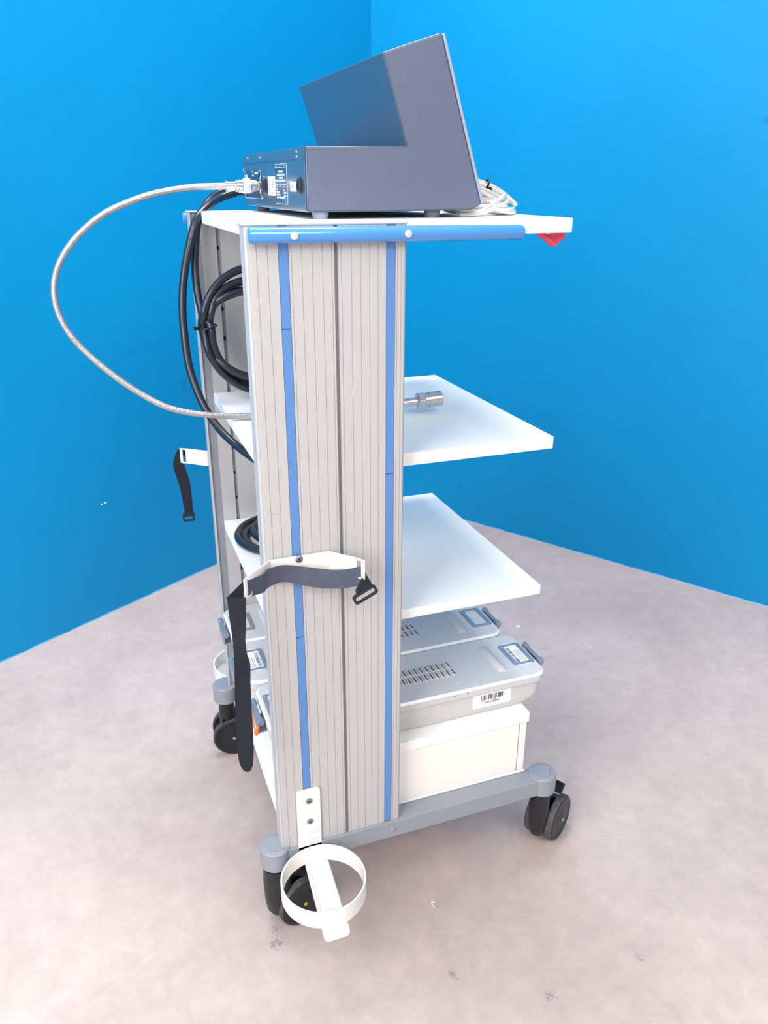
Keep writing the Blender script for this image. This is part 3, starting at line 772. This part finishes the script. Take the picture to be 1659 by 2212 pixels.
# ------------------------------------------------------------------ sterile containers on the cabinet
def make_container(y0, y1, x0, x1, label, papers, frames=(True, True), sticker=False):
    ZT_, ZR, ZBt = .4045, .3865, .3364
    t = thing('sterile_container', label, 'container', ((x0+x1)/2, (y0+y1)/2, .336), 'flat metal sterile containers on the drawer cabinet')
    yc = (y0+y1)/2; w = (y1-y0)/2
    # lid: rim and dished top
    def ring(x0_, x1_, hw, r, z): return [V((x, y, z)) for x, y in rrect(x0_, yc-hw, x1_, yc+hw, r, 8)]
    o = MB().use('tray')
    o.loft([ring(x0+.001, x1-.001, w-.001, .026, ZR), ring(x0, x1, w, .027, ZR+.001), ring(x0, x1, w, .027, ZT_-.0044)], caps=False)
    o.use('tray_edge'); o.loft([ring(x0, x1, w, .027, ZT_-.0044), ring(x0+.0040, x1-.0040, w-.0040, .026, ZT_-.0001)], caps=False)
    o.use('tray'); o.face([o.bm.verts.new(p) for p in ring(x0+.0040, x1-.0040, w-.0040, .026, ZT_-.0001)])
    lid = o.build('lid', t, smooth=38)
    # body: sides nearly upright, ends drawn in towards the bottom
    o = MB().use('tray_b')
    o.loft([ring(x0+.056, x1-.060, w-.0085, .02, ZBt), ring(x0+.048, x1-.050, w-.0062, .022, ZBt+.003), ring(x0+.034, x1-.036, w-.0052, .024, ZBt+.0065),
            ring(x0+.019, x1-.020, w-.0050, .025, ZBt+.0105), ring(x0+.010, x1-.010, w-.0048, .026, ZBt+.0155), ring(x0+.0065, x1-.0065, w-.0046, .026, ZBt+.0235), ring(x0+.0055, x1-.0055, w-.0044, .026, ZR+.002)])
    if sticker:
        o.text('AESCULAP', .0155, Matrix.Translation((.2420, yc-w+.0050, .3530)) @ Matrix.Rotation(radians(90), 4, 'X'), .0011)
        for i in range(5): o.box((.242+i*.0175, yc-w+.0044, .3495), (.2555+i*.0175, yc-w+.0054, .3503))
    o.build('body', t, smooth=50)
    # raised cross ribs at both ends
    for xr in (x1-.085, x0+.085):
        k = MB().use('tray'); n = 12; pr = []
        L = .040
        def arc(y, s):
            return [V((xr+.0095*cos(pi*i/n), y, ZT_-.0012+.0075*s*sin(pi*i/n))) for i in range(n+1)]
        ys = [-L-.008, -L-.005, -L, L, L+.005, L+.008]; ss = [.05, .6, 1, 1, .6, .05]
        k.loft([arc(yc+y, s) for y, s in zip(ys, ss)]); k.build('lid_rib', lid, smooth=60)
    # louvres in two rows
    xm = (x0+x1)/2
    for row in (-1, 1):
        k = MB().use('tray')
        for i in range(17):
            x = xm+.098-i*.0118; yy = yc+row*.013
            pts = [(x-.0040, ZT_-.0005), (x-.0022, ZT_+.0026), (x+.0004, ZT_+.0034), (x+.0008, ZT_-.0005)]
            k.use('tray'); k.prism(pts, 'y', yy-.0095, yy+.0095)
            k.use('slot'); k.box((x+.0006, yy-.0090, ZT_-.0003), (x+.0052, yy+.0090, ZT_+.0004))
            k.use('white'); k.box((x-.0010, yy-.0112, ZT_-.0003), (x+.0018, yy-.0096, ZT_+.0016))
        k.build('louvre_row', lid, smooth=30, weld=False)
    # rivets
    for x, y in ((x1-.020, w-.030), (x1-.028, -(w-.026)), (x0+.024, w-.030), (x0+.024, -(w-.026)), (x1-.185, .045), (x1-.135, .012), (x1-.185, -.05), (x0+.15, .05), (x0+.15, -.05)):
        k = MB().use('tray'); k.lathe((x, yc+y, ZT_-.0005), (0, 0, 1), [(0, .0030), (.0012, .0026), (.0017, .0012)], 14); k.build('rivet', lid)
    # label holders at both ends
    for end, xh in ((1, x1-.031), (0, x0+.031)):
        k = MB().use('holder'); hx, hy = .0230, .0375
        out = rrect(xh-hx, yc-hy, xh+hx, yc+hy, .004, 4); inn = rrect(xh-hx+.0085, yc-hy+.006, xh+hx-.0085, yc+hy-.006, .003, 4)
        rg = lambda p, z: [V((x, y, z)) for x, y in p]
        k.loft([rg(out, ZT_), rg(out, ZT_+.0024), rg(inn, ZT_+.0028), rg(inn, ZT_), rg(out, ZT_)], caps=False)
        fr = k.build('label_holder', lid, .0005)
        for sx in (-1, 1):
            for sy in (-1, 1):
                q = MB().use('steel'); q.lathe((xh+sx*(hx-.004), yc+sy*(hy-.007), ZT_+.0024), (0, 0, 1), [(-.001, .0022), (.0008, .0020), (.0013, .0008)], 12); q.build('holder_rivet', lid)
        if papers[end]:
            q = MB().use('paper'); q.box((xh-.0150, yc-hy-.0015, ZT_+.0003), (xh+.0150, yc+hy+.0035, ZT_+.0012))
            q.use('ink'); g = random.Random(4+end); y = yc-.028
            sx = -1 if end else 1
            while y < yc+.026:
                dw = g.choice((.0007, .0012, .0020)); xx = xh+sx*.0075
                q.box((xx-.003, y, ZT_+.0011), (xx+.003, y+dw, ZT_+.0014)); y += dw+g.choice((.0009, .0014, .0022))
            q.use('ink_soft')
            for j, xo in enumerate((.0120, -.0005, -.0035, -.0075, -.0105)):
                y = yc-.026; yl = yc+(.026 if j == 0 else .012)
                while y < yl:
                    dw = g.uniform(.0015, .004); q.box((xh+sx*xo-.0006, y, ZT_+.0011), (xh+sx*xo+.0006, y+dw, ZT_+.00135)); y += dw+.0012
            q.build('paper_label', lid, weld=False)
    # carrying latch on each end: two plates and a roller
    for s, xe in ((1, x1), (-1, x0)):
        k = MB().use('holder'); X = lambda d: xe+s*d
        zc = .3985
        k.cyl((X(.0095), yc-.030, zc), (X(.0095), yc+.030, zc), .0042, n=16)
        for yy in (-.030, .030):
            k.cyl((X(.0095), yc+yy-.006, zc+.0005), (X(.0095), yc+yy+.006, zc+.0005), .0062, n=16)
        a, b = sorted((X(.0120), X(.0142))); k.box((a, yc-.031, zc-.026), (b, yc+.031, zc-.001))
        a, b = sorted((X(-.003), X(.0125))); k.box((a, yc-.026, zc-.0275), (b, yc+.026, zc-.0235))
        k.build('latch', t, .0005, smooth=40)
    if sticker:
        # barcode sticker on the near side
        ys = yc-w+.0046-.0006
        q = MB().use('paper'); q.prism(rrect(.4020, .3520, .4855, .3830, .003, 4), 'y', ys, ys+.0005)
        q.use('ink'); g = random.Random(9); x = .4200
        while x < .4660:
            dw = g.choice((.0006, .0010, .0017)); q.box((x, ys-.0002, .3682), (x+dw, ys+.0001, .3800)); x += dw+g.choice((.0007, .0010, .0018))
        for x in [.4270+.0022*i for i in range(9)]+[.4500+.0022*i for i in range(5)]: q.box((x, ys-.0002, .3612), (x+.0015, ys+.0001, .3630))
        q.use('ink_soft')
        for x in [.4220+.0042*i for i in range(10)]: q.box((x, ys-.0002, .3655), (x+.0024, ys+.0001, .3668))
        q.use('ink'); q.text('F', .0115, Matrix.Translation((.4440, ys, .3595)) @ Matrix.Rotation(radians(90), 4, 'X') @ Matrix(((1, .35, 0, 0), (0, 1, 0, 0), (0, 0, 1, 0), (0, 0, 0, 1))), .0003)
        q.build('barcode_sticker', t, weld=False, label='white barcode sticker')
        for x in (.3600, .3880):
            q = MB().use('hole'); q.cyl((x, y0+.0006, .3960), (x, y0-.0003, .3960), .0013, n=12); q.build('rim_hole', t)
    return t
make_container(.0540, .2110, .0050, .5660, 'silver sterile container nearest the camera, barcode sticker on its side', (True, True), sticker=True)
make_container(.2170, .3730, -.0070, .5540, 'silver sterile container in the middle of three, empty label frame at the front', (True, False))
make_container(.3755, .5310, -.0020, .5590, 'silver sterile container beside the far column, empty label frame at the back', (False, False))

# orange seal on the near container's rear latch
seal = thing('orange_seal', 'orange plastic seal tag hanging from the near container latch', 'seal', (-.014, .13, .375))
o = MB().use('orange')
o.ribbon(spline([(-.0120, .152, .4030), (-.0135, .140, .3985), (-.0140, .122, .3900), (-.0135, .110, .3800)], 4), spline([(-.0125, .152, .3950), (-.0140, .138, .3900), (-.0145, .120, .3820), (-.0140, .106, .3720)], 4), .002)
o.tube(spline([(-.0140, .109, .3740), (-.0135, .103, .3730), (-.0130, .0970, .3790), (-.0125, .0930, .3880), (-.0115, .0910, .3960)], 4), .0030, 10)
o.build('seal_loop', seal)

# ------------------------------------------------------------------ litter and chips
o = MB().use('paper'); o.tube(spline([(.2800, -.0605, .0011), (.2790, -.0510, .0011), (.2805, -.0455, .0011), (.2840, -.0470, .0011), (.2850, -.0500, .0011)], 5), .0009, 6)
tag(o.build('white_thread'), 'tiny white hooked thread on the floor between holder and front castor', 'thread')
o = MB().use('paper'); o.prism([(.946, .815), (.955, .811), (.962, .818), (.953, .826)], 'z', .0002, .0022); tag(o.build('paper_scrap'), 'small white paper scrap on the floor beyond the container fronts', 'scrap')
def on_wall(d, t, z): return CORNER+d*t+V((0, 0, z))
nl = V((cos(PHI), -sin(PHI), 0)); nr = V((-sin(PHI), -cos(PHI), 0))

# ------------------------------------------------------------------ light
w = bpy.data.worlds.new('room_light'); S.world = w; w.use_nodes = True
bg = w.node_tree.nodes['Background']; bg.inputs[0].default_value = (1, .985, .975, 1); bg.inputs[1].default_value = .52
def lamp(name, loc, target, size, power, col=(1, .98, .96)):
    l = bpy.data.lights.new(name, 'AREA'); l.shape = 'RECTANGLE'; l.size, l.size_y = size; l.energy = power; l.color = col
    o = bpy.data.objects.new(name, l); C.objects.link(o); o.location = loc
    o.rotation_euler = (V(target)-V(loc)).to_track_quat('-Z', 'Y').to_euler(); return o
lamp('ceiling_light', (-1.9, -1.2, 3.2), (-.6, -.2, .4), (1.6, 1.6), 55)
lamp('ceiling_light', (.2, .7, 3.5), (.2, .65, 0), (1.6, .5), 72)
lamp('ceiling_light', (.6, -3.0, 3.1), (.4, -.4, .6), (2.0, 1.2), 55)
lamp('side_fill_light', (-1.9, -1.5, 1.6), (.1, .5, .8), (1.6, 1.6), 48, (.97, .99, 1))  # soft fill added out of view, brightens the far column's inside and rear faces

# ------------------------------------------------------------------ camera
a_, P_, rl = .3556, .3933, .0027
fw = V((sin(a_)*cos(P_), cos(a_)*cos(P_), -sin(P_))); rt0 = V((cos(a_), -sin(a_), 0)); up0 = rt0.cross(fw)
rt = rt0*cos(rl)+up0*sin(rl); up = -rt0*sin(rl)+up0*cos(rl)
cam = bpy.data.cameras.new('camera'); co = bpy.data.objects.new('camera', cam); C.objects.link(co)
m = Matrix((rt, up, -fw)).transposed().to_4x4(); m.translation = (-.2058, -1.0799, 1.2996); co.matrix_world = m
cam.sensor_fit = 'VERTICAL'; cam.sensor_height = 36; cam.sensor_width = 27; cam.lens = 1709.77/2212*36
cam.clip_start = .02
S.camera = co
S.view_settings.view_transform = 'Standard'; S.view_settings.look = 'None'
S.view_settings.exposure = .15; S.view_settings.gamma = 1; S.view_settings.use_curve_mapping = False
